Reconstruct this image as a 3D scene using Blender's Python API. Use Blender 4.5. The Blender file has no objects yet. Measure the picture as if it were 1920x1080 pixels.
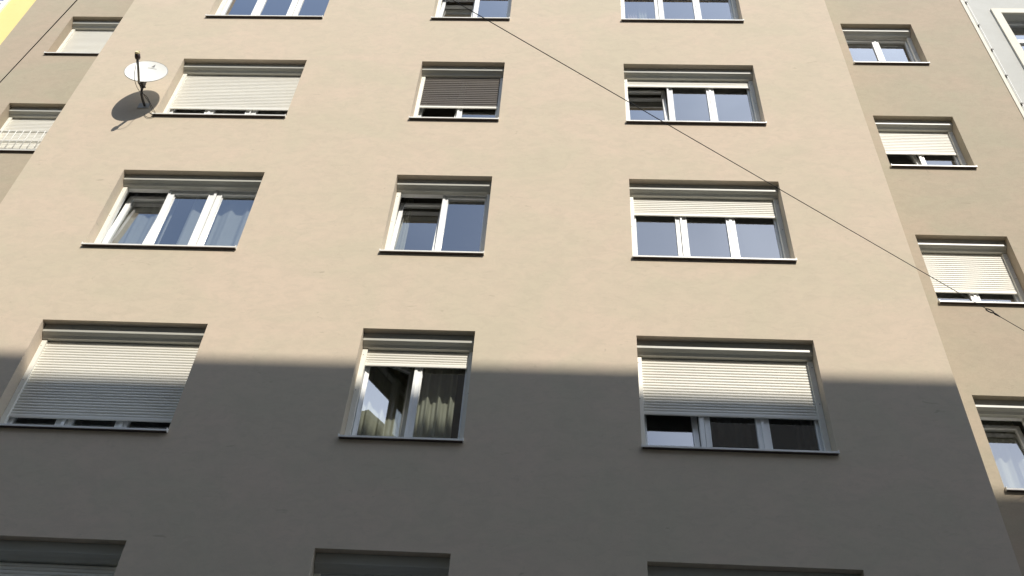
import bpy, math, random
from mathutils import Vector, Matrix
R = math.radians
random.seed(7)
scene = bpy.context.scene
col = scene.collection

# ------------------------------------------------------------------ camera, sky, sun, exposure
H0 = 1.6                                   # eye height above the street
cam_d = bpy.data.cameras.new("camera")
cam_d.sensor_width = 36.0
cam_d.lens = 1783.56 / 1920 * 36.0
cam_d.clip_start = 0.1
cam_d.clip_end = 2000
cam = bpy.data.objects.new("camera", cam_d)
col.objects.link(cam)
rx = Vector((0.99822732, 0.02161392, 0.05545313))
uy = Vector((-0.02460052, -0.69856762, 0.71512104))
fw = Vector((-0.05419433, 0.71521752, 0.69679757))
M = Matrix((rx, uy, -fw)).transposed().to_4x4()
M.translation = Vector((0, -8.2736, H0))
cam.matrix_world = M
scene.camera = cam

SUN = Vector((0.43, -1.0, 0.935))          # towards the sun
SUN_EL = math.atan2(SUN.z, math.hypot(SUN.x, SUN.y))
SUN_ROT = math.atan2(SUN.x, SUN.y)
w = bpy.data.worlds.new("World")
scene.world = w
w.use_nodes = True
nt = w.node_tree
sky = nt.nodes.new("ShaderNodeTexSky")
sky.sky_type = 'NISHITA'
sky.sun_disc = False
sky.sun_elevation = SUN_EL
sky.sun_rotation = SUN_ROT
sky.dust_density = 0.3
sky.ozone_density = 1.8
bg = nt.nodes["Background"]
# thin high veil of cloud over the blue
wtc = nt.nodes.new("ShaderNodeTexCoord")
wno = nt.nodes.new("ShaderNodeTexNoise"); wno.inputs['Scale'].default_value = 2.6; wno.inputs['Detail'].default_value = 7; wno.inputs['Distortion'].default_value = 0.5
wrp = nt.nodes.new("ShaderNodeValToRGB")
wrp.color_ramp.elements[0].position = 0.42; wrp.color_ramp.elements[0].color = (0.32, 0.32, 0.32, 1)
wrp.color_ramp.elements[1].position = 0.72; wrp.color_ramp.elements[1].color = (0.72, 0.72, 0.72, 1)
wmx = nt.nodes.new("ShaderNodeMix"); wmx.data_type = 'RGBA'
wmx.inputs[7].default_value = (11.8, 13.2, 15.6, 1)
nt.links.new(wtc.outputs['Generated'], wno.inputs['Vector'])
nt.links.new(wno.outputs['Fac'], wrp.inputs[0])
# unseen bank of veil added towards the sunny end to brighten pane reflections
wsx = nt.nodes.new("ShaderNodeSeparateXYZ")
wmr = nt.nodes.new("ShaderNodeMapRange"); wmr.interpolation_type = 'SMOOTHSTEP'
wmr.inputs['From Min'].default_value = -0.25; wmr.inputs['From Max'].default_value = 0.40
wmr.inputs['To Min'].default_value = 0.16; wmr.inputs['To Max'].default_value = 1.15
wmu = nt.nodes.new("ShaderNodeMath"); wmu.operation = 'MULTIPLY'; wmu.use_clamp = True
nt.links.new(wtc.outputs['Generated'], wsx.inputs[0])
nt.links.new(wsx.outputs['X'], wmr.inputs['Value'])
nt.links.new(wrp.outputs[0], wmu.inputs[0])
nt.links.new(wmr.outputs[0], wmu.inputs[1])
nt.links.new(wmu.outputs[0], wmx.inputs[0])
nt.links.new(sky.outputs[0], wmx.inputs[6])
nt.links.new(wmx.outputs[2], bg.inputs[0])
bg.inputs[1].default_value = 0.15
sun_d = bpy.data.lights.new("sun", 'SUN')
sun_d.energy = 4.4
sun_d.angle = R(0.45)
sun_d.color = (1.0, 0.945, 0.855)
sun = bpy.data.objects.new("sun", sun_d)
col.objects.link(sun)
sun.location = (20, -40, 45)
sun.rotation_euler = (-SUN).to_track_quat('-Z', 'Y').to_euler()
vs = scene.view_settings
vs.view_transform = 'Standard'
vs.look = 'None'
vs.gamma = 1.0
vs.exposure = 0.28

# ------------------------------------------------------------------ materials
def mat(name):
    m = bpy.data.materials.new(name)
    m.use_nodes = True
    n = m.node_tree
    return m, n, n.nodes["Principled BSDF"], n.nodes["Material Output"]

def plain(name, rgb, rough=0.5, metal=0.0, var=0.06, scale=6.0, spec=0.5, stretch=(1, 1, 1)):
    m, n, b, o = mat(name)
    tc = n.nodes.new("ShaderNodeTexCoord")
    mp = n.nodes.new("ShaderNodeMapping")
    mp.inputs['Scale'].default_value = stretch
    no = n.nodes.new("ShaderNodeTexNoise")
    no.inputs['Scale'].default_value = scale
    no.inputs['Detail'].default_value = 5
    rp = n.nodes.new("ShaderNodeValToRGB")
    rp.color_ramp.elements[0].position = 0.3
    rp.color_ramp.elements[1].position = 0.72
    rp.color_ramp.elements[0].color = (*[c * (1 - var) for c in rgb], 1)
    rp.color_ramp.elements[1].color = (*[min(1, c * (1 + var)) for c in rgb], 1)
    n.links.new(tc.outputs['Object'], mp.inputs[0])
    n.links.new(mp.outputs[0], no.inputs['Vector'])
    n.links.new(no.outputs['Fac'], rp.inputs[0])
    n.links.new(rp.outputs[0], b.inputs['Base Color'])
    b.inputs['Roughness'].default_value = rough
    b.inputs['Metallic'].default_value = metal
    b.inputs['Specular IOR Level'].default_value = spec
    return m

def stucco(name, c_lo, c_hi, c_mark, bump=0.25):
    """smooth-floated render: broad soft blotches, fine trowel drags, small scuffs"""
    m, n, b, o = mat(name)
    L = n.links.new
    tc = n.nodes.new("ShaderNodeTexCoord")
    def noise(scale, detail, stretch, rough=0.6, dist=0.0):
        mp = n.nodes.new("ShaderNodeMapping")
        mp.inputs['Scale'].default_value = stretch
        no = n.nodes.new("ShaderNodeTexNoise")
        no.inputs['Scale'].default_value = scale
        no.inputs['Detail'].default_value = detail
        no.inputs['Roughness'].default_value = rough
        no.inputs['Distortion'].default_value = dist
        L(tc.outputs['Object'], mp.inputs[0])
        L(mp.outputs[0], no.inputs['Vector'])
        return no.outputs['Fac']
    def ramp(f, p0, p1, a=(0, 0, 0), bb=(1, 1, 1)):
        rp = n.nodes.new("ShaderNodeValToRGB")
        rp.color_ramp.elements[0].position = p0
        rp.color_ramp.elements[1].position = p1
        rp.color_ramp.elements[0].color = (*a, 1)
        rp.color_ramp.elements[1].color = (*bb, 1)
        L(f, rp.inputs[0])
        return rp.outputs[0]
    def mix(f, a, bb, k=None, blend='MIX'):
        mx = n.nodes.new("ShaderNodeMix")
        mx.data_type = 'RGBA'
        mx.blend_type = blend
        if k is not None:
            mu = n.nodes.new("ShaderNodeMath"); mu.operation = 'MULTIPLY'
            L(f, mu.inputs[0]); mu.inputs[1].default_value = k
            f = mu.outputs[0]
        L(f, mx.inputs[0])
        for s, v in ((mx.inputs[6], a), (mx.inputs[7], bb)):
            if isinstance(v, tuple): s.default_value = (*v, 1)
            else: L(v, s)
        return mx.outputs[2]
    broad = ramp(noise(0.85, 7, (0.8, 1, 1.15), 0.66, 0.7), 0.38, 0.62)
    mid = noise(6.0, 7, (0.75, 1, 1.2), 0.70, 0.9)
    base = mix(broad, c_lo, c_hi)
    base = mix(ramp(mid, 0.42, 0.62), base, c_mark, 0.30)
    drags = ramp(noise(13.0, 7, (0.5, 1, 1.4), 0.70, 1.4), 0.54, 0.70)
    base = mix(drags, base, c_mark, 0.42)
    scuff = ramp(noise(5.0, 3, (0.55, 1, 1.7), 0.5, 2.2), 0.705, 0.77)
    base = mix(scuff, base, tuple(c * 0.72 for c in c_mark), 0.45)
    grain = ramp(noise(160.0, 2, (1, 1, 1)), 0.30, 0.75, (0.90, 0.90, 0.90), (1.06, 1.06, 1.06))
    mx = n.nodes.new("ShaderNodeMix"); mx.data_type = 'RGBA'; mx.blend_type = 'MULTIPLY'
    mx.inputs[0].default_value = 1.0
    L(base, mx.inputs[6]); L(grain, mx.inputs[7])
    L(mx.outputs[2], b.inputs['Base Color'])
    b.inputs['Roughness'].default_value = 0.92
    b.inputs['Specular IOR Level'].default_value = 0.15
    add = n.nodes.new("ShaderNodeMath"); add.operation = 'ADD'
    L(noise(55, 4, (0.7, 1, 1.2), 0.6), add.inputs[0])
    L(mid, add.inputs[1])
    bp = n.nodes.new("ShaderNodeBump")
    bp.inputs['Strength'].default_value = bump * 0.4
    bp.inputs['Distance'].default_value = 0.006
    L(add.outputs[0], bp.inputs['Height'])
    L(bp.outputs[0], b.inputs['Normal'])
    return m

def glass_mat(name, tint=(0.78, 0.82, 0.80), boost=6.2, floor=0.075):
    """insulating glass: coated panes mirror more than bare glass"""
    m, n, b, o = mat(name)
    n.nodes.remove(b)
    L = n.links.new
    ge = n.nodes.new("ShaderNodeNewGeometry")
    def vm(op, *a):
        q = n.nodes.new("ShaderNodeMath"); q.operation = op
        for k, v in enumerate(a):
            if isinstance(v, (int, float)): q.inputs[k].default_value = v
            else: L(v, q.inputs[k])
        return q
    dt = n.nodes.new("ShaderNodeVectorMath"); dt.operation = 'DOT_PRODUCT'
    L(ge.outputs['Incoming'], dt.inputs[0]); L(ge.outputs['Normal'], dt.inputs[1])
    c = vm('ABSOLUTE', dt.outputs['Value'])
    p5 = vm('POWER', vm('SUBTRACT', 1.0, c.outputs[0]).outputs[0], 5.0)   # the same from both sides of the pane
    sch = vm('MULTIPLY_ADD', p5.outputs[0], 0.96, 0.04)
    mm = vm('MULTIPLY_ADD', sch.outputs[0], boost, floor); mm.use_clamp = True
    tr = n.nodes.new("ShaderNodeBsdfTransparent"); tr.inputs[0].default_value = (*tint, 1)
    gl = n.nodes.new("ShaderNodeBsdfGlossy"); gl.inputs['Roughness'].default_value = 0.004
    tc = n.nodes.new("ShaderNodeTexCoord")
    no = n.nodes.new("ShaderNodeTexNoise"); no.inputs['Scale'].default_value = 1.3
    bp = n.nodes.new("ShaderNodeBump"); bp.inputs['Strength'].default_value = 0.05; bp.inputs['Distance'].default_value = 0.02
    L(tc.outputs['Object'], no.inputs['Vector']); L(no.outputs['Fac'], bp.inputs['Height'])
    L(bp.outputs[0], gl.inputs['Normal'])
    ms = n.nodes.new("ShaderNodeMixShader")
    L(mm.outputs[0], ms.inputs[0]); L(tr.outputs[0], ms.inputs[1]); L(gl.outputs[0], ms.inputs[2])
    L(ms.outputs[0], o.inputs[0])
    return m

def cloth_mat(name, rgb, sheer):
    m, n, b, o = mat(name)
    n.nodes.remove(b)
    L = n.links.new
    tc = n.nodes.new("ShaderNodeTexCoord")
    no = n.nodes.new("ShaderNodeTexNoise"); no.inputs['Scale'].default_value = 60; no.inputs['Detail'].default_value = 3
    rp = n.nodes.new("ShaderNodeValToRGB")
    rp.color_ramp.elements[0].color = (*[c * 0.88 for c in rgb], 1)
    rp.color_ramp.elements[1].color = (*rgb, 1)
    L(tc.outputs['Object'], no.inputs['Vector']); L(no.outputs['Fac'], rp.inputs[0])
    df = n.nodes.new("ShaderNodeBsdfDiffuse"); L(rp.outputs[0], df.inputs[0])
    tl = n.nodes.new("ShaderNodeBsdfTranslucent"); L(rp.outputs[0], tl.inputs[0])
    tr = n.nodes.new("ShaderNodeBsdfTransparent")
    m1 = n.nodes.new("ShaderNodeMixShader"); m1.inputs[0].default_value = 0.3
    m2 = n.nodes.new("ShaderNodeMixShader"); m2.inputs[0].default_value = sheer
    L(df.outputs[0], m1.inputs[1]); L(tl.outputs[0], m1.inputs[2])
    L(m1.outputs[0], m2.inputs[1]); L(tr.outputs[0], m2.inputs[2])
    L(m2.outputs[0], o.inputs[0])
    return m

MT = dict(
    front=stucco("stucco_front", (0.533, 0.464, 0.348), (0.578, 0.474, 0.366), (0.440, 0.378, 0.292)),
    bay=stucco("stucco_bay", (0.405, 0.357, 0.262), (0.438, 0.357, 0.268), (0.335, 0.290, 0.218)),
    yellow=stucco("stucco_yellow", (0.78, 0.64, 0.27), (0.80, 0.655, 0.285), (0.75, 0.61, 0.25), 0.1),
    grey=stucco("stucco_grey", (0.50, 0.495, 0.455), (0.53, 0.525, 0.485), (0.46, 0.455, 0.415), 0.15),
    cream=plain("cream_trim", (0.68, 0.64, 0.53), 0.8, var=0.04),
    white_trim=plain("white_trim", (0.80, 0.79, 0.74), 0.7, var=0.03),
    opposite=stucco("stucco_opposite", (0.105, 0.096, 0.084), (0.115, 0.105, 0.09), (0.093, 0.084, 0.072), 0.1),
    pvc=plain("white_plastic", (0.82, 0.82, 0.79), 0.35, var=0.03, scale=3),
    rail=plain("cream_aluminium", (0.76, 0.735, 0.65), 0.45, var=0.03, scale=3),
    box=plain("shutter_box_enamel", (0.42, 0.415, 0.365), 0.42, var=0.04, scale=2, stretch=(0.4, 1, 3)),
    slat=plain("shutter_enamel", (0.73, 0.705, 0.625), 0.5, var=0.05, scale=2.5, stretch=(0.3, 1, 2)),
    slat_dark=plain("shutter_taupe", (0.105, 0.088, 0.070), 0.5, var=0.08, scale=2.5),
    sill=plain("sill_enamel", (0.74, 0.72, 0.66), 0.4, var=0.08, scale=8, stretch=(0.4, 1, 1)),
    sill_shade=plain("sill_underside_shade", (0.10, 0.075, 0.065), 0.6, var=0.15),  # shade under the sill put into the colour as a dark tone
    black=plain("black_rubber", (0.015, 0.014, 0.013), 0.5),
    cable=plain("cable_sheath", (0.025, 0.02, 0.016), 0.6, var=0.2),
    greycable=plain("grey_cable_sheath", (0.03, 0.027, 0.024), 0.7, var=0.2, spec=0.1),
    dish=plain("dish_enamel", (0.72, 0.71, 0.65), 0.4, var=0.04, scale=5),
    steel=plain("galvanised_steel", (0.30, 0.29, 0.26), 0.5, metal=0.2, var=0.2, scale=14),
    darksteel=plain("dark_steel", (0.05, 0.045, 0.04), 0.5, metal=0.3, var=0.2),
    lnb=plain("lnb_plastic", (0.04, 0.022, 0.018), 0.5, var=0.2),
    lnbcap=plain("lnb_cap_plastic", (0.72, 0.62, 0.36), 0.5),
    mark=plain("printed_mark", (0.16, 0.16, 0.15), 0.6),
    railing=plain("railing_paint", (0.70, 0.69, 0.64), 0.5, var=0.05),
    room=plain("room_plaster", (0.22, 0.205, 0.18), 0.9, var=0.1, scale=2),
    glass=glass_mat("window_glass"),
    glass_far=glass_mat("opposite_glass"),
    sheer=cloth_mat("sheer_curtain_cloth", (0.74, 0.76, 0.78), 0.16),
    cloth=cloth_mat("cream_curtain_cloth", (0.74, 0.72, 0.60), 0.04),
    pinkcloth=cloth_mat("pink_curtain_cloth", (0.74, 0.60, 0.56), 0.08),
    greycloth=cloth_mat("grey_curtain_cloth", (0.34, 0.33, 0.31), 0.15),
    roof=plain("roof_tile", (0.19, 0.08, 0.05), 0.85, var=0.25, scale=9),
    asphalt=plain("asphalt_surface", (0.050, 0.050, 0.050), 0.9, var=0.25, scale=30),
    paving=plain("paving_stone", (0.16, 0.155, 0.145), 0.9, var=0.15, scale=12),
    kerb=plain("kerb_granite", (0.28, 0.27, 0.26), 0.85, var=0.15, scale=20),
    earth=plain("ground_earth", (0.10, 0.095, 0.08), 0.95, var=0.2, scale=2),
)

# ------------------------------------------------------------------ mesh helpers
class MB:
    def __init__(s):
        s.v = []; s.f = []; s.mi = []; s.sm = []
    def face(s, pts, mi=0, smooth=False):
        i = len(s.v); s.v += [tuple(p) for p in pts]
        s.f.append(tuple(range(i, i + len(pts)))); s.mi.append(mi); s.sm.append(smooth)
    def box(s, x0, x1, y0, y1, z0, z1, mi=0, tf=None):
        p = [Vector((x, y, z)) for z in (z0, z1) for y in (y0, y1) for x in (x0, x1)]
        if tf: p = [tf(q) for q in p]
        i = len(s.v); s.v += [tuple(q) for q in p]
        for f in ((0, 1, 5, 4), (1, 3, 7, 5), (3, 2, 6, 7), (2, 0, 4, 6), (4, 5, 7, 6), (2, 3, 1, 0)):
            s.f.append(tuple(i + k for k in f)); s.mi.append(mi); s.sm.append(False)
    def ring(s, x0, x1, z0, z1, y0, y1, wl, wr, wb, wt, mi=0, tf=None):
        """rectangular frame lying in the xz plane, as one welded ring"""
        o = [(x0, z0), (x1, z0), (x1, z1), (x0, z1)]
        n = [(x0 + wl, z0 + wb), (x1 - wr, z0 + wb), (x1 - wr, z1 - wt), (x0 + wl, z1 - wt)]
        P = [Vector((a, y, b)) for y in (y0, y1) for ringp in (o, n) for a, b in ringp]
        if tf: P = [tf(q) for q in P]
        i = len(s.v); s.v += [tuple(q) for q in P]
        for k in range(4):
            l = (k + 1) % 4
            for f in ((k, l, 4 + l, 4 + k), (12 + k, 12 + l, 8 + l, 8 + k), (8 + k, 8 + l, l, k), (4 + k, 4 + l, 12 + l, 12 + k)):
                s.f.append(tuple(i + q for q in f)); s.mi.append(mi); s.sm.append(False)
    def extrude_x(s, prof, x0, x1, closed=True, smooth=False, mi=0, caps=True):
        """profile of (y, z) points swept along x"""
        n = len(prof); i = len(s.v)
        s.v += [(x0, y, z) for y, z in prof] + [(x1, y, z) for y, z in prof]
        for k in range(n if closed else n - 1):
            l = (k + 1) % n
            s.f.append((i + k, i + n + k, i + n + l, i + l)); s.mi.append(mi); s.sm.append(smooth)
        if closed and caps:
            s.f.append(tuple(i + k for k in range(n))); s.mi.append(mi); s.sm.append(False)
            s.f.append(tuple(i + n + k for k in reversed(range(n)))); s.mi.append(mi); s.sm.append(False)
    def tube(s, pts, r, seg=8, mi=0, closed=False):
        pts = [Vector(p) for p in pts]; n = len(pts)
        rs = r if isinstance(r, (list, tuple)) else [r] * n
        i0 = len(s.v); up = None
        for k, p in enumerate(pts):
            a = pts[k - 1] if (k or closed) else p
            b = pts[(k + 1) % n] if (k < n - 1 or closed) else p
            t = (b - a).normalized()
            if up is None:
                up = t.orthogonal().normalized()
            up = (up - t * up.dot(t)).normalized()
            q = t.cross(up)
            for j in range(seg):
                an = 2 * math.pi * j / seg
                s.v.append(tuple(p + (up * math.cos(an) + q * math.sin(an)) * rs[k]))
        for k in range(n if closed else n - 1):
            for j in range(seg):
                a = i0 + k * seg + j; b = i0 + k * seg + (j + 1) % seg
                kk = (k + 1) % n
                c = i0 + kk * seg + (j + 1) % seg; d = i0 + kk * seg + j
                s.f.append((a, b, c, d)); s.mi.append(mi); s.sm.append(True)
        if not closed:
            s.f.append(tuple(i0 + j for j in reversed(range(seg)))); s.mi.append(mi); s.sm.append(False)
            s.f.append(tuple(i0 + (n - 1) * seg + j for j in range(seg))); s.mi.append(mi); s.sm.append(False)
    def build(s, name, m, parent=None):
        me = bpy.data.meshes.new(name)
        me.from_pydata(s.v, [], s.f)
        for mm in (m if isinstance(m, (list, tuple)) else [m]): me.materials.append(mm)
        me.polygons.foreach_set("material_index", s.mi)
        me.polygons.foreach_set("use_smooth", s.sm)
        me.update()
        o = bpy.data.objects.new(name, me)
        col.objects.link(o)
        if parent: o.parent = parent
        return o

def spline(P, n=10):
    """Catmull-Rom through the points"""
    P = [Vector(p) for p in P]; Q = [2 * P[0] - P[1]] + P + [2 * P[-1] - P[-2]]; out = []
    for k in range(1, len(Q) - 2):
        for j in range(n):
            t = j / n
            out.append(0.5 * ((2 * Q[k]) + (Q[k + 1] - Q[k - 1]) * t + (2 * Q[k - 1] - 5 * Q[k] + 4 * Q[k + 1] - Q[k + 2]) * t * t
                              + (3 * Q[k] - Q[k - 1] - 3 * Q[k + 1] + Q[k + 2]) * t ** 3))
    out.append(P[-1]); return out

def tag(o, label=None, cat=None, group=None, kind=None):
    if label: o['label'] = label
    if cat: o['category'] = cat
    if group: o['group'] = group
    if kind: o['kind'] = kind
    return o

def empty(name, loc):
    o = bpy.data.objects.new(name, None); col.objects.link(o); o.location = loc
    o.empty_display_size = 0.3
    return o

def wall_with_holes(mb, x0, x1, z0, z1, y, holes, depth):
    """front sheet with openings, and the reveals that lead in from them"""
    xs = sorted({x0, x1, *[h[0] for h in holes], *[h[1] for h in holes]})
    zs = sorted({z0, z1, *[h[2] for h in holes], *[h[3] for h in holes]})
    idx = {}
    def V(x, z):
        if (x, z) not in idx:
            idx[(x, z)] = len(mb.v); mb.v.append((x, y, z))
        return idx[(x, z)]
    for a, b in zip(xs, xs[1:]):
        for c, d in zip(zs, zs[1:]):
            mx, mz = (a + b) / 2, (c + d) / 2
            if any(h[0] < mx < h[1] and h[2] < mz < h[3] for h in holes): continue
            mb.f.append((V(a, c), V(b, c), V(b, d), V(a, d))); mb.mi.append(0); mb.sm.append(False)
    for a, b, c, d in holes:
        e = y + depth
        mb.face([(a, y, c), (a, y, d), (a, e, d), (a, e, c)])
        mb.face([(b, y, d), (b, y, c), (b, e, c), (b, e, d)])
        mb.face([(a, y, d), (b, y, d), (b, e, d), (a, e, d)])
        mb.face([(b, y, c), (a, y, c), (a, e, c), (b, e, c)])

# ------------------------------------------------------------------ ground, street
mb = MB(); mb.face([(-900, -900, 0), (900, -900, 0), (900, 900, 0), (-900, 900, 0)])
tag(mb.build("ground", MT['earth']), kind='structure')
mb = MB(); mb.face([(-300, -13.2, 0.004), (300, -13.2, 0.004), (300, -2.8, 0.004), (-300, -2.8, 0.004)])
tag(mb.build("road", MT['asphalt']), kind='structure')
mb = MB()
mb.box(-300, 300, -2.62, 0.0, 0.001, 0.12); mb.box(-300, 300, -16.0, -13.38, 0.001, 0.12)
tag(mb.build("pavement", MT['paving']), kind='structure')
mb = MB()
mb.box(-300, 300, -2.798, -2.622, 0.001, 0.135); mb.box(-300, 300, -13.378, -13.202, 0.001, 0.135)
tag(mb.build("kerb", MT['kerb']), kind='structure')

# ------------------------------------------------------------------ apartment building
FL = 2.85
ZT = 13.045 + H0                            # top of the openings, row 1
REC = 0.91                                  # the side bays stand back
XL, XR = -7.650, 4.309
DEP = 0.285
ROOF = 19.0
BXL, BXR = -10.45, 7.29
COLS = dict(A=(-6.203, -4.193), B=(-2.335, -1.016), C=(0.853, 2.863), D=(4.922, 6.185), E=(-9.482, -8.225))
HGT = dict(A=1.575, B=1.575, C=1.575, D=1.345, E=1.345)
def ztop(row): return ZT - FL * (row - 1)

block = empty("apartment_building", (0, 0, 0))
tag(block, "beige rendered apartment block with rows of shuttered windows and set back side bays", "building")
mb = MB()
holes = [(*COLS[c], ztop(r) - HGT[c], ztop(r)) for c in 'ABC' for r in range(5)]
wall_with_holes(mb, XL, XR, 0.0, ROOF, 0.0, holes, DEP)
mb.face([(XL, REC, 0), (XL, 0, 0), (XL, 0, ROOF), (XL, REC, ROOF)])
mb.face([(XR, 0, 0), (XR, REC, 0), (XR, REC, ROOF), (XR, 0, ROOF)])
mb.build("front_wall", MT['front'], block)
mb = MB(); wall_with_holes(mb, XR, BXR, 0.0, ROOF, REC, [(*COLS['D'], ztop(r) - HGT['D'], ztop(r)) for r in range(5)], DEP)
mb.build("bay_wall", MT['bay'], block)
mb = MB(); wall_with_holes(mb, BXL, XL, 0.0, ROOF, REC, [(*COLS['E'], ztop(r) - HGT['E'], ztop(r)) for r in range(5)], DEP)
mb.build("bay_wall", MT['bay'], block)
mb = MB()
mb.face([(BXL, REC, 0), (BXL, REC, ROOF), (BXL, 13, ROOF), (BXL, 13, 0)])
mb.face([(BXR, REC, 0), (BXR, 13, 0), (BXR, 13, ROOF), (BXR, REC, ROOF)])
mb.face([(BXL, 13, 0), (BXL, 13, ROOF), (BXR, 13, ROOF), (BXR, 13, 0)])
mb.build("rear_wall", MT['bay'], block)
mb = MB()
i = len(mb.v)
for z in (ROOF, ROOF + 0.14):
    mb.v += [(XL - .06, -.06, z), (XR + .06, -.06, z), (XR + .06, REC - .06, z), (BXR, REC - .06, z), (BXR, 13, z), (BXL, 13, z), (BXL, REC - .06, z), (XL - .06, REC - .06, z)]
mb.f += [tuple(range(7, -1, -1)), tuple(range(8, 16))] + [(k, (k + 1) % 8, 8 + (k + 1) % 8, 8 + k) for k in range(8)]
mb.mi += [0] * 10; mb.sm += [False] * 10
z = ROOF + 0.142
mb.face([(BXL, REC, z), (BXR, REC, z), (BXR, 7, z + 3.2), (BXL, 7, z + 3.2)])
mb.face([(BXR, 13, z), (BXL, 13, z), (BXL, 7, z + 3.2), (BXR, 7, z + 3.2)])
mb.face([(BXL, REC, z), (BXL, 7, z + 3.2), (BXL, 13, z)])
mb.face([(BXR, REC, z), (BXR, 13, z), (BXR, 7, z + 3.2)])
mb.build("roof", MT['roof'], block)

PITCH = 0.040
def slat_profile(z_hi, z_lo, y):
    """roller shutter curtain seen in section: convex slats with a groove between"""
    P = []; z = z_lo
    n = max(1, round((z_hi - z_lo) / PITCH)); p = (z_hi - z_lo) / n
    for k in range(n):
        for t, d in ((0.0, 0.006), (0.10, 0.005), (0.14, -0.001), (0.35, -0.0045), (0.62, -0.005), (0.86, -0.0015), (0.97, 0.005)):
            P.append((y + d, z_lo + (k + t) * p))
    P.append((y + 0.006, z_hi))
    return P

def make_window(c, r, mull, shut=None, sw=0.055, post=0.15, stulp=0.115, opened=None, dark=False, label=None, open_slats=False):
    """mull: one kind per post, 'm' fixed mullion or 's' meeting stiles; shut: world z of the curtain's lower edge;
    opened: {sash number: ('tilt', degrees) or ('turn', degrees)}"""
    x0, x1 = COLS[c]; zt = ztop(r); zb = zt - HGT[c]; y = REC if c in 'DE' else 0.0
    opened = opened or {}
    # fixed frame, with its mullions
    zs = zb + 0.035; zh = zt - 0.11
    f = MB(); f.ring(x0, x1, zs, zh, y + .215, y + .280, .035, .035, .045, .05)
    n = len(mull) + 1
    widths = [post if k == 'm' else stulp for k in mull]
    gx0, gx1 = x0 + .035 + sw, x1 - .035 - sw
    gw = (gx1 - gx0 - sum(widths)) / n
    edges = []; px = gx0
    for k in range(n):
        edges.append((px, px + gw)); px += gw + (widths[k] if k < n - 1 else 0)
    for k, kind in enumerate(mull):
        if kind == 'm':
            a, b = edges[k][1] + sw + .008, edges[k + 1][0] - sw - .008
            f.box(a, b, y + .2125, y + .2795, zs + .045, zh - .05)
        else:                                # cover strip over the meeting stiles
            mx = (edges[k][1] + edges[k + 1][0]) / 2
            f.box(mx - .017, mx + .017, y + .2205, y + .2315, zs + .045, zh - .05)
    win = f.build("window", MT['pvc'], block)
    if label: win['label'] = label
    # sashes and panes
    sb, st = zs + .047, zh - .052
    for k, (a, b) in enumerate(edges):
        lo = a - sw + (.001 if k and mull[k - 1] == 's' else .0005)
        hi = b + sw - .0005
        tf = None
        if k in opened:
            how, deg = opened[k]; an = R(deg)
            if how == 'tilt':
                piv = Vector((0, y + .275, sb)); rot = Matrix.Rotation(-an, 3, 'X')
            elif how == 'turn':
                piv = Vector((lo, y + .285, 0)); rot = Matrix.Rotation(an, 3, 'Z')
            tf = (lambda piv, rot: (lambda q: rot @ (q - piv) + piv))(piv, rot)
        s = MB()
        s.ring(lo, hi, sb, st, y + .232, y + .288, sw, sw, sw, sw, tf=tf)
        # rounded glazing bead: a narrow inner step that gives the stile its lines
        s.ring(lo + sw - .012, hi - sw + .012, sb + sw - .012, st - sw + .012, y + .227, y + .2318, .010, .010, .010, .010, tf=tf)
        s.build("sash", MT['pvc'], win)
        p = MB()
        yy = y + .256
        q = [Vector((a - .002, yy, sb + sw - .002)), Vector((b + .002, yy, sb + sw - .002)), Vector((b + .002, yy, st - sw + .002)), Vector((a - .002, yy, st - sw + .002))]
        if tf: q = [tf(t) for t in q]
        p.face(q); p.build("pane", MT['glass'], win)
    # sill
    s = MB()
    zn = zb + .036
    s.extrude_x([(y + .214, zn + .004), (y - .036, zn - .008), (y - .042, zn - .012), (y - .042, zn - .034), (y - .038, zn - .036),
                 (y - .034, zn - .034)], x0 + .002, x1 - .002)
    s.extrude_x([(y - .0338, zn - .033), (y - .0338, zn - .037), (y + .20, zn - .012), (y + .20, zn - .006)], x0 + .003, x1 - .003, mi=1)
    for e in (x0 - .006, x1 - .004):
        s.extrude_x([(y - .0440, zn - .036), (y - .0440, zn + .004), (y - .001, zn + .010), (y - .001, zn - .036)], e, e + .010)
    s.build("sill", [MT['sill'], MT['sill_shade']], win)
    # roller shutter: box, guide rails, curtain
    b = MB()
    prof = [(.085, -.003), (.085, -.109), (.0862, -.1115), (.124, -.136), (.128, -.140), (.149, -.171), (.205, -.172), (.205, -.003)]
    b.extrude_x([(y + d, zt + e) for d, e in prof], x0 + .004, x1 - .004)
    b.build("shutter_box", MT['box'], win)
    for xa, xb, e in ((x0 + .002, x0 + .062, x0 + .022), (x1 - .062, x1 - .002, x1 - .022)):
        g = MB()
        g.box(xa, xb, y + .166, y + .2140, zn + .005, zt - .176)
        for hz in (zb + .12, (zb + zt) / 2, zt - .27):
            g.tube([(e, y + .1645, hz), (e, y + .1665, hz)], .0055, 8, mi=1)
        g.build("guide_rail", [MT['rail'], MT['black']], win)
    if shut is not None:
        a = x0 + .056; e = x1 - .056
        q = MB(); zl = shut + .048; zr = zt - .178
        if open_slats:
            k = zl + .004
            while k < zr:
                q.extrude_x([(y + .190, k), (y + .186, k + .014), (y + .190, k + .034), (y + .205, k + .040), (y + .203, k + .014)], a, e)
                k += .0505
        else:
            P = slat_profile(zr, zl, y + .197)
            q.extrude_x(P, a, e, closed=False)
            q.extrude_x([(y + .2065, zl), (y + .2065, zr)], a, e, closed=False)
        q.build("shutter", MT['slat_dark'] if dark else MT['slat'], win)
        q = MB()
        q.extrude_x([(y + .191, shut + .004), (y + .189, shut + .026), (y + .191, zl - .003), (y + .196, zl), (y + .206, zl), (y + .206, shut), (y + .194, shut)], a, e)
        q.build("shutter_bottom_rail", MT['slat'], win)
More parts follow.
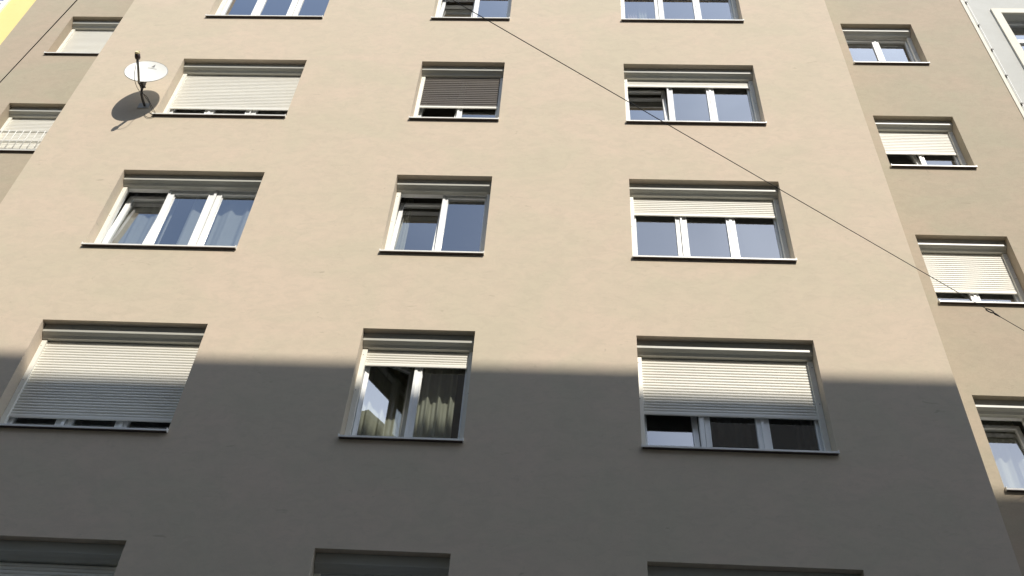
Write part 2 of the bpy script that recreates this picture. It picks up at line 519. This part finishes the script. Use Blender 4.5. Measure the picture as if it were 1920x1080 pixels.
    # the room behind
    m = MB()
    ya, yb = y + DEP, y + 3.6
    X0, X1, Z0, Z1 = x0 - .45, x1 + .45, zb - .8, zt + .2
    for pts in ([(X0, yb, Z0), (X1, yb, Z0), (X1, yb, Z1), (X0, yb, Z1)], [(X0, ya, Z0), (X0, yb, Z0), (X0, yb, Z1), (X0, ya, Z1)],
                [(X1, yb, Z0), (X1, ya, Z0), (X1, ya, Z1), (X1, yb, Z1)], [(X0, ya, Z0), (X1, ya, Z0), (X1, yb, Z0), (X0, yb, Z0)],
                [(X0, yb, Z1), (X1, yb, Z1), (X1, ya, Z1), (X0, ya, Z1)],
                [(X0, ya, Z0), (X0, ya, Z1), (x0, ya, zt), (x0, ya, zb)], [(X1, ya, Z0), (x1, ya, zb), (x1, ya, zt), (X1, ya, Z1)],
                [(X0, ya, Z0), (x0, ya, zb), (x1, ya, zb), (X1, ya, Z0)], [(X0, ya, Z1), (X1, ya, Z1), (x1, ya, zt), (x0, ya, zt)]):
        m.face(pts)
    m.build("room", MT['room'], win)
    return win

def shz(z): return z + H0
# row 0 (topmost in view)
make_window('A', 0, 'sm', sw=.07, stulp=.14, post=.19)
make_window('B', 0, 's', opened={0: ('tilt', 6)})
make_window('C', 0, 'ms')
make_window('D', 0, 's')
make_window('E', 0, 's', shut=ztop(0) - HGT['E'] + .04)
# row 1
make_window('A', 1, 'sm', shut=shz(11.942), sw=.07, stulp=.14, post=.17)
make_window('B', 1, 's', shut=shz(12.066), dark=True, open_slats=True, opened={0: ('tilt', 7)}, label="window with a dark taupe shutter drawn three quarters down")
make_window('C', 1, 'ms', shut=shz(12.702), opened={0: ('tilt', 6)})
make_window('D', 1, 's', shut=shz(12.293), opened={0: ('tilt', 8)})
make_window('E', 1, 's', shut=ztop(1) - HGT['E'] + .04)
# row 2
make_window('A', 2, 'sm', sw=.07, stulp=.14, post=.19, opened={0: ('tilt', 5)})
make_window('B', 2, 's', opened={0: ('tilt', 6)})
make_window('C', 2, 'ms', shut=shz(9.668))
make_window('D', 2, 's', shut=shz(9.258))
make_window('E', 2, 's')
# row 3
make_window('A', 3, 'ms', shut=shz(6.053), sw=.07, stulp=.14, post=.19)
make_window('B', 3, 's', shut=shz(6.938), stulp=.14, opened={0: ('turn', 32)})
make_window('C', 3, 'ms', shut=shz(6.367), sw=.06, stulp=.14, post=.185, opened={0: ('tilt', 8)})
make_window('D', 3, 's', opened={0: ('tilt', 7)})
make_window('E', 3, 's')
# row 4 (heads only in view)
make_window('A', 4, 'ms', shut=shz(3.3))
make_window('B', 4, 's')
make_window('C', 4, 'ms')
make_window('D', 4, 's')
make_window('E', 4, 's')

# guard rail before the side bay window
zb = ztop(1) - HGT['E']
rl = MB()
x0, x1 = COLS['E']
for z in (12.215 + H0, 11.955 + H0):
    rl.box(x0 + .005, x1 - .005, REC - .040, REC + .004, z - .006, z + .006)
for x in (x0 + .03, x1 - .03):
    for z in (12.215 + H0, 11.955 + H0):
        rl.box(x - .012, x + .012, REC + .0041, REC + .03, z - .009, z + .009)
gr = rl.build("guard_rail", MT['railing'], block)
x = -9.453
while x < x1 - .02:
    q = MB()
    q.tube([(x, REC - .047, zb + .045), (x, REC - .047, 12.212 + H0)], .0065, 6)
    q.build("baluster", MT['railing'], gr)
    x += .1203

# ------------------------------------------------------------------ curtains hanging inside
def curtain(label, x0, x1, z0, z1, y, folds, m, group=None, taper=0.0, slope=0.0):
    """folds: list of (amplitude, wavelength, phase)"""
    nx = max(24, int((x1 - x0) / .006)); nz = 16
    q = MB()
    for k in range(nz + 1):
        t = k / nz; z = z1 + (z0 - z1) * t
        for j in range(nx + 1):
            u = j / nx; x = x0 + (x1 - x0) * u
            d = 0
            for a, wl, ph in folds:
                sft = 0.25 * math.sin(2.1 * x / wl * .37 + ph)
                d += a * math.sin(2 * math.pi * (x + 0.012 * t * math.sin(5 * x)) / wl + ph + sft)
            q.v.append((x + taper * t * (u - .5), y + slope * u + d * (0.55 + 0.45 * t), z))
    for k in range(nz):
        for j in range(nx):
            a = k * (nx + 1) + j
            q.f.append((a, a + 1, a + nx + 2, a + nx + 1)); q.mi.append(0); q.sm.append(True)
    return tag(q.build("curtain", m), label, "curtain", group)
W = "curtains hanging inside the windows"
def cz(r, c='A'): return ztop(r) - HGT[c] - .45, ztop(r) + .12
z0, z1 = cz(2)
curtain("sheer pale curtain behind the tilted sash of the unshuttered three part window", -6.28, -5.50, z0, z1, .46, [(.024, .235, .4), (.008, .09, 1)], MT['sheer'], W)
curtain("sheer pale curtain behind the two right hand panes of the unshuttered three part window", -5.25, -4.15, z0, z1, .41, [(.038, .265, 2.1), (.008, .11, .3)], MT['sheer'], W)
curtain("bunched white curtain at the edge of the narrow unshuttered window", -2.30, -2.15, z0, z1, .47, [(.020, .036, 0), (.01, .07, 1)], MT['cloth'], W)
z0, z1 = cz(3)
curtain("deeply folded cream curtain mirrored beside the sash that stands open", -2.36, -1.80, z0, z1, .46, [(.032, .135, .2), (.020, .078, 1.3)], MT['cloth'], W, slope=.27)
curtain("deeply folded cream curtain behind the closed sash of the half sunlit narrow window", -1.66, -1.22, z0, z1, .48, [(.038, .150, .9), (.020, .066, 0.2)], MT['cloth'], W)
curtain("dim grey curtain in the middle of the half shaded shuttered window", 1.70, 2.12, z0, z1, .5, [(.03, .12, 0)], MT['greycloth'], W)
curtain("dim grey curtain at the outer edge of the half shaded shuttered window", 2.62, 2.86, z0, z1, .5, [(.03, .10, 1)], MT['greycloth'], W)
curtain("white folded curtain behind the tilted sash of the low side bay window", 5.16, 5.60, z0, z1, REC + .55, [(.03, .14, .5)], MT['cloth'], W)
z0, z1 = cz(0)
curtain("narrow pinkish curtain gathered in the topmost three part window", 1.02, 1.19, z0, z1, .50, [(.022, .045, 0)], MT['pinkcloth'], W)
curtain("narrow white curtain gathered in the topmost three part window beside a pinkish one", 1.21, 1.36, z0, z1, .48, [(.024, .05, 1)], MT['cloth'], W)

# ------------------------------------------------------------------ satellite dish
dish = empty("satellite_dish", (-6.41, 0, 11.70 + H0))
tag(dish, "round off white satellite dish on a bent wall arm casting an oval shadow", "satellite dish")
D0 = Vector((-6.41, 0, 11.70 + H0))
def dp(v): return Vector(v) + Vector((0, 0, H0)) - D0     # scene point (eye height = 0) to the dish's own frame
Cc = Vector((-6.395, -.380, 12.088)); az, el = R(9.87), R(8.6)
nrm = Vector((math.sin(az) * math.cos(el), -math.cos(az) * math.cos(el), math.sin(el)))
u = Vector((math.cos(az), math.sin(az), 0)); wv = nrm.cross(u)
if wv.z < 0: wv = -wv
ra, rb = .304, .349
q = MB(); NS = 64; NR = 10
def dpt(rr, an, off=0): return dp(Cc + u * (ra * rr * math.cos(an)) + wv * (rb * rr * math.sin(an)) - nrm * (.055 * (1 - rr * rr) + off))
i_f = len(q.v)
for off in (0.0, .004):
    for k in range(1, NR + 1):
        for j in range(NS): q.v.append(tuple(dpt(k / NR, 2 * math.pi * j / NS, off)))
    q.v.append(tuple(dpt(0, 0, off)))
    base = 0 if off == 0 else NR * NS + 1
    for k in range(NR - 1):
        for j in range(NS):
            a = base + k * NS + j; b = base + k * NS + (j + 1) % NS
            ff = (a, b, b + NS, a + NS)
            q.f.append(ff if off else ff[::-1]); q.mi.append(0); q.sm.append(True)
    for j in range(NS):
        ff = (base + NR * NS, base + (j + 1) % NS, base + j)
        q.f.append(ff if off else ff[::-1]); q.mi.append(0); q.sm.append(True)
refl = q.build("reflector", MT['dish'], dish)
q = MB(); q.tube([dpt(1.0, 2 * math.pi * j / NS, .004) for j in range(NS)], .0058, 6, closed=True)
q.build("rim", MT['steel'], refl)
# printed mark: a small peak over a wave line and a faded wordmark
q = MB()
def mk(a, b): return dp(Cc + u * a + wv * b - nrm * (.055 * (1 - (a / ra) ** 2 - (b / rb) ** 2) - .0012))
def mpoly(pts): q.face([mk(*p) for p in pts])
mx, mz = .030, .215
mpoly([(mx - .028, mz), (mx + .018, mz - .004), (mx + .016, mz + .075)])
for k in range(6):
    a = mx - .07 + k * .022
    mpoly([(a, mz - .020 - .003 * abs(k - 2)), (a + .024, mz - .022 - .003 * abs(k - 1)), (a + .024, mz - .034 - .003 * abs(k - 1)), (a, mz - .031 - .003 * abs(k - 2))])
q.build("printed_mark", MT['mark'], refl)
# wall plate, bent mast, rear bracket
q = MB(); q.box(-.10, .07, -.008, -.001, -.035, .085); q.build("wall_plate", MT['steel'], dish)
q = MB()
mast = spline([dp((-6.41, -.008, 11.72)), dp((-6.405, -.12, 11.715)), dp((-6.403, -.215, 11.74)), dp((-6.40, -.262, 11.82)), dp((-6.40, -.27, 12.05))], 6)
q.tube(mast, .019, 12); q.build("mast", MT['darksteel'], dish)
q = MB()
q.box(-.022, .038, -.332, -.262, .12, .20)
q.tube([dp((-6.40, -.30, 11.80)), dp((-6.39, -.40, 11.745))], .014, 8)
q.tube([dp((-6.37, -.285, 11.80)), dp((-6.34, -.285, 11.80))], .012, 8)
q.build("bracket", MT['darksteel'], dish)
# feed arm and low noise block
q = MB()
a0, a1 = Vector((-6.386, -.40, 11.745)), Vector((-6.337, -.760, 11.868))
q.tube([dp(a0), dp(a0.lerp(a1, .5)), dp(a1)], .018, 6)
q.tube([dp(a0 + Vector((.018, -.02, -.012))), dp(a0.lerp(a1, .5) + Vector((.018, 0, -.016))), dp(a1 + Vector((.014, 0, -.008)))], .006, 6)
q.build("feed_arm", MT['steel'], dish)
q = MB()
d = (a1 - a0).normalized()
q.tube([dp(a1 - d * .03), dp(a1 + d * .0), dp(a1 + d * .055)], [.034, .042, .038], 10)
q.tube([dp(a1 + d * .03 + Vector((.024, 0, .0))), dp(a1 + d * .075 + Vector((.028, 0, .012)))], [.010, .008], 8)
lnb = q.build("converter_head", MT['lnb'], dish)
q = MB()
q.tube([dp(a1 + d * .056), dp(a1 + d * .085)], [.038, .030], 10)
q.tube([dp(a1 + d * .05 + Vector((.02, 0, .006))), dp(a1 + d * .088 + Vector((.026, 0, .016)))], .011, 8)
q.build("converter_cap", MT['lnbcap'], lnb)
q = MB()
q.tube(spline([dp(p) for p in ((-6.335, -.79, 11.868), (-6.352, -.70, 11.79), (-6.375, -.57, 11.66), (-6.355, -.47, 11.585), (-6.335, -.38, 11.575), (-6.338, -.30, 11.63), (-6.309, -.20, 11.682),
                                (-6.278, -.10, 11.66), (-6.215, -.05, 11.57), (-6.166, -.046, 11.497), (-6.178, -.018, 11.440), (-6.225, -.013, 11.415), (-6.285, -.013, 11.43), (-6.345, -.013, 11.494))], 8), .0045, 6)
q.tube(spline([dp(p) for p in ((-6.386, -.40, 11.74), (-6.36, -.33, 11.69), (-6.345, -.22, 11.69), (-6.30, -.11, 11.67), (-6.235, -.04, 11.56), (-6.180, -.046, 11.50))], 8), .004, 6)
q.build("cable", MT['greycable'], dish)

# ------------------------------------------------------------------ span cables over the street
p0 = Vector((7.207, REC, 7.061 + H0)); p1 = Vector((-17.773, -16.0, 5.929 + H0))
rope = empty("span_cable", p0)
tag(rope, "thin black span cable with a loop fitting sloping across the windows on the sunny front", "cable")
dirv = (p1 - p0).normalized()
LOOP = 3.37                                # metres from the anchor
q = MB()
def sagp(s):
    t = s / (p1 - p0).length
    return p0.lerp(p1, t) - p0 + Vector((0, 0, -.015 * 4 * t * (1 - t)))
L_ = (p1 - p0).length
q.tube([sagp(s) for s in [LOOP * k / 8 for k in range(8)] + [LOOP - .02]], .0036, 6)
q.tube([sagp(LOOP + .10 + (L_ - LOOP - .10) * k / 50) for k in range(51)], .0036, 6)
q.build("cable_strand", MT['cable'], rope)
q = MB()
cen = sagp(LOOP + .04); side = dirv.cross(Vector((-.3, -.7, .7))).normalized()
q.tube([cen + dirv * .056 * math.cos(2 * math.pi * k / 20) + side * .022 * math.sin(2 * math.pi * k / 20) for k in range(20)], .0065, 6, closed=True)
q.tube([sagp(LOOP - .02), sagp(LOOP - .05), sagp(LOOP - .12)], [.006, .011, .006], 8)
q.build("loop_fitting", MT['cable'], rope)
q = MB(); q.tube([Vector((0, 0, 0)), Vector((0, .002, 0)), Vector((0, -.06, 0))], [.035, .035, .012], 10); q.build("wall_anchor", MT['darksteel'], rope)
p0 = Vector((-10.48, REC, 8.0 + H0)); p1 = Vector((10.28, -16.0, 8.0 + H0))
rope2 = empty("span_cable", p0)
tag(rope2, "thin black span cable before the set back bay beside the yellow house", "cable")
q = MB(); q.tube([p0.lerp(p1, k / 40) - p0 for k in range(41)], .0048, 6); q.build("cable_strand", MT['cable'], rope2)
q = MB(); q.tube([Vector((0, 0, 0)), Vector((0, .002, 0)), Vector((0, -.06, 0))], [.035, .035, .012], 10); q.build("wall_anchor", MT['darksteel'], rope2)

# ------------------------------------------------------------------ neighbours
def house_window(parent, x0, x1, z0, z1, y, trim, tw):
    f = MB(); f.ring(x0 - tw, x1 + tw, z0 - tw, z1 + tw, y - .035, y + .002, tw, tw, tw, tw)
    win = f.build("window", trim, parent)
    s = MB(); s.ring(x0, x1, z0, z1, y + .16, y + .23, .07, .07, .08, .07)
    s.box((x0 + x1) / 2 - .05, (x0 + x1) / 2 + .05, y + .1605, y + .2295, z0 + .08, z1 - .07)
    h = z0 + (z1 - z0) * .68
    s.box(x0 + .07, (x0 + x1) / 2 - .05, y + .161, y + .229, h - .045, h + .045)
    s.box((x0 + x1) / 2 + .05, x1 - .07, y + .161, y + .229, h - .045, h + .045)
    s.build("frame", MT['pvc'], win)
    p = MB(); p.face([(x0 + .05, y + .20, z0 + .05), (x1 - .05, y + .20, z0 + .05), (x1 - .05, y + .20, z1 - .05), (x0 + .05, y + .20, z1 - .05)])
    p.build("pane", MT['glass'], win)
    m = MB(); ya, yb = y + .25, y + 3.4
    X0, X1, Z0, Z1 = x0 - .3, x1 + .3, z0 - .7, z1 + .2
    for pts in ([(X0, yb, Z0), (X1, yb, Z0), (X1, yb, Z1), (X0, yb, Z1)], [(X0, ya, Z0), (X0, yb, Z0), (X0, yb, Z1), (X0, ya, Z1)],
                [(X1, yb, Z0), (X1, ya, Z0), (X1, ya, Z1), (X1, yb, Z1)], [(X0, ya, Z0), (X1, ya, Z0), (X1, yb, Z0), (X0, yb, Z0)],
                [(X0, yb, Z1), (X1, yb, Z1), (X1, ya, Z1), (X0, ya, Z1)],
                [(X0, ya, Z0), (X0, ya, Z1), (x0, ya, z1), (x0, ya, z0)], [(X1, ya, Z0), (x1, ya, z0), (x1, ya, z1), (X1, ya, Z1)],
                [(X0, ya, Z0), (x0, ya, z0), (x1, ya, z0), (X1, ya, Z0)], [(X0, ya, Z1), (X1, ya, Z1), (x1, ya, z1), (x0, ya, z1)]):
        m.face(pts)
    m.build("room", MT['room'], win)

def neighbour(name, label, x0, x1, y, top, m, wins, trim, tw):
    e = empty(name, ((x0 + x1) / 2, y, 0)); e.location = (0, 0, 0)
    tag(e, label, "house")
    q = MB(); wall_with_holes(q, x0, x1, 0, top, y, wins, .25)
    q.face([(x0, y, 0), (x0, y, top), (x0, 13, top), (x0, 13, 0)])
    q.face([(x1, y, 0), (x1, 13, 0), (x1, 13, top), (x1, y, top)])
    q.face([(x0, 13, 0), (x0, 13, top), (x1, 13, top), (x1, 13, 0)])
    q.build("wall", m, e)
    q = MB(); q.box(x0, x1, y - .12, 13, top, top + .18)
    q.build("roof", MT['roof'], e)
    for a, b, c, d in wins: house_window(e, a, b, c, d, y, trim, tw)
    return e
yw = [(-12.35 - 2.6 * k, -11.075 - 2.6 * k, 16.9 - 3.6 * j, 19.0 - 3.6 * j) for k in range(2) for j in range(3)]
neighbour("yellow_house", "bright yellow rendered house with a white window surround next to the beige block", -20.0, BXL - .002, REC + .015, 21.0, MT['yellow'],
          yw, MT['white_trim'], .10)
gw_ = [(7.905 + 2.6 * k, 9.15 + 2.6 * k, 15.85 - 3.6 * j, 17.91 - 3.6 * j) for k in range(2) for j in range(3)]
gh = neighbour("grey_house", "pale grey rendered house with a cream window surround next to the beige block", BXR + .002, 17.0, REC + .015, 20.5, MT['grey'],
               gw_, MT['cream'], .145)
q = MB(); q.box(BXR + .003, BXR + .062, REC - .012, REC + .0145, 0.01, 20.49); q.build("edge_strip", MT['cream'], gh)
rod = empty("lightning_rod", (7.385, REC - .015, 0))
tag(rod, "thin grey lightning rod held by dark clips on the pale grey house edge", "lightning rod")
q = MB(); q.tube([(0, 0, .3), (0, 0, 10), (0, 0, 20.6)], .007, 8); q.build("rod", MT['railing'], rod)
zc = 15.867 + H0 - .815 * 15
while zc < 20:
    q = MB(); q.box(-.016, .016, -.012, .0285, zc - .016, zc + .016); q.build("clip", MT['darksteel'], rod); zc += .815

# the house across the street: its eave throws the shade over the lower floors, and the panes mirror it
def across(label, ox0, ox1, EZ, rows, win_src=None):
    opp = empty("opposite_house", (0, 0, 0))
    tag(opp, label, "house")
    oy = -16.0
    n = int((ox1 - ox0 - 1.0) / 3.0)
    owins = [(ox0 + 1.0 + 3.0 * k, ox0 + 2.2 + 3.0 * k, 4.2 + 3.3 * j, 6.1 + 3.3 * j) for k in range(n) for j in range(rows)]
    q = MB()
    wall_with_holes(q, ox0, ox1, 0, EZ - .3, oy - .35, owins, -.2)
    q.face([(ox0, oy - .35, 0), (ox0, oy - 12, 0), (ox0, oy - 12, EZ - .3), (ox0, oy - .35, EZ - .3)])
    q.face([(ox1, oy - .35, 0), (ox1, oy - .35, EZ - .3), (ox1, oy - 12, EZ - .3), (ox1, oy - 12, 0)])
    q.face([(ox0, oy - 12, 0), (ox1, oy - 12, 0), (ox1, oy - 12, EZ - .3), (ox0, oy - 12, EZ - .3)])
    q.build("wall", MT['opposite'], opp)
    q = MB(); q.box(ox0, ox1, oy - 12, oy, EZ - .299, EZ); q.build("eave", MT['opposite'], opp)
    q = MB()
    q.face([(ox0, oy - .3, EZ + .002), (ox1, oy - .3, EZ + .002), (ox1, oy - 6, EZ + 2.6), (ox0, oy - 6, EZ + 2.6)])
    q.face([(ox1, oy - 12, EZ + .002), (ox0, oy - 12, EZ + .002), (ox0, oy - 6, EZ + 2.6), (ox1, oy - 6, EZ + 2.6)])
    q.build("roof", MT['roof'], opp)
    for a, b, c, d in owins:
        if win_src is None:
            fm = MB(); fm.ring(0, 1.2, 0, 1.9, -.60, -.54, .08, .08, .08, .08); fm.box(.56, .64, -.5995, -.5405, .08, 1.82)
            fo = fm.build("window", MT['pvc'], opp)
            pm = MB(); pm.face([(1.15, -.57, .05), (.05, -.57, .05), (.05, -.57, 1.85), (1.15, -.57, 1.85)]); po = pm.build("pane", MT['glass_far'], fo)
            win_src = (fo, po)
        else:
            fo = win_src[0].copy(); col.objects.link(fo); fo.parent = opp
            po = win_src[1].copy(); col.objects.link(po); po.parent = fo
        fo.location = (a, oy, c)
    return win_src
EZ = 8.43 + .935 * 16.0
window_source = across("grey brown house across the street mirrored in the low panes and shading the lower floors", -26.0, 17.15, EZ, 5)
across("taller grey brown house across the street mirrored in the sash that stands open", 17.2, 34.0, 26.35, 6, window_source)

scene.cycles.max_bounces = 10
scene.cycles.transparent_max_bounces = 16
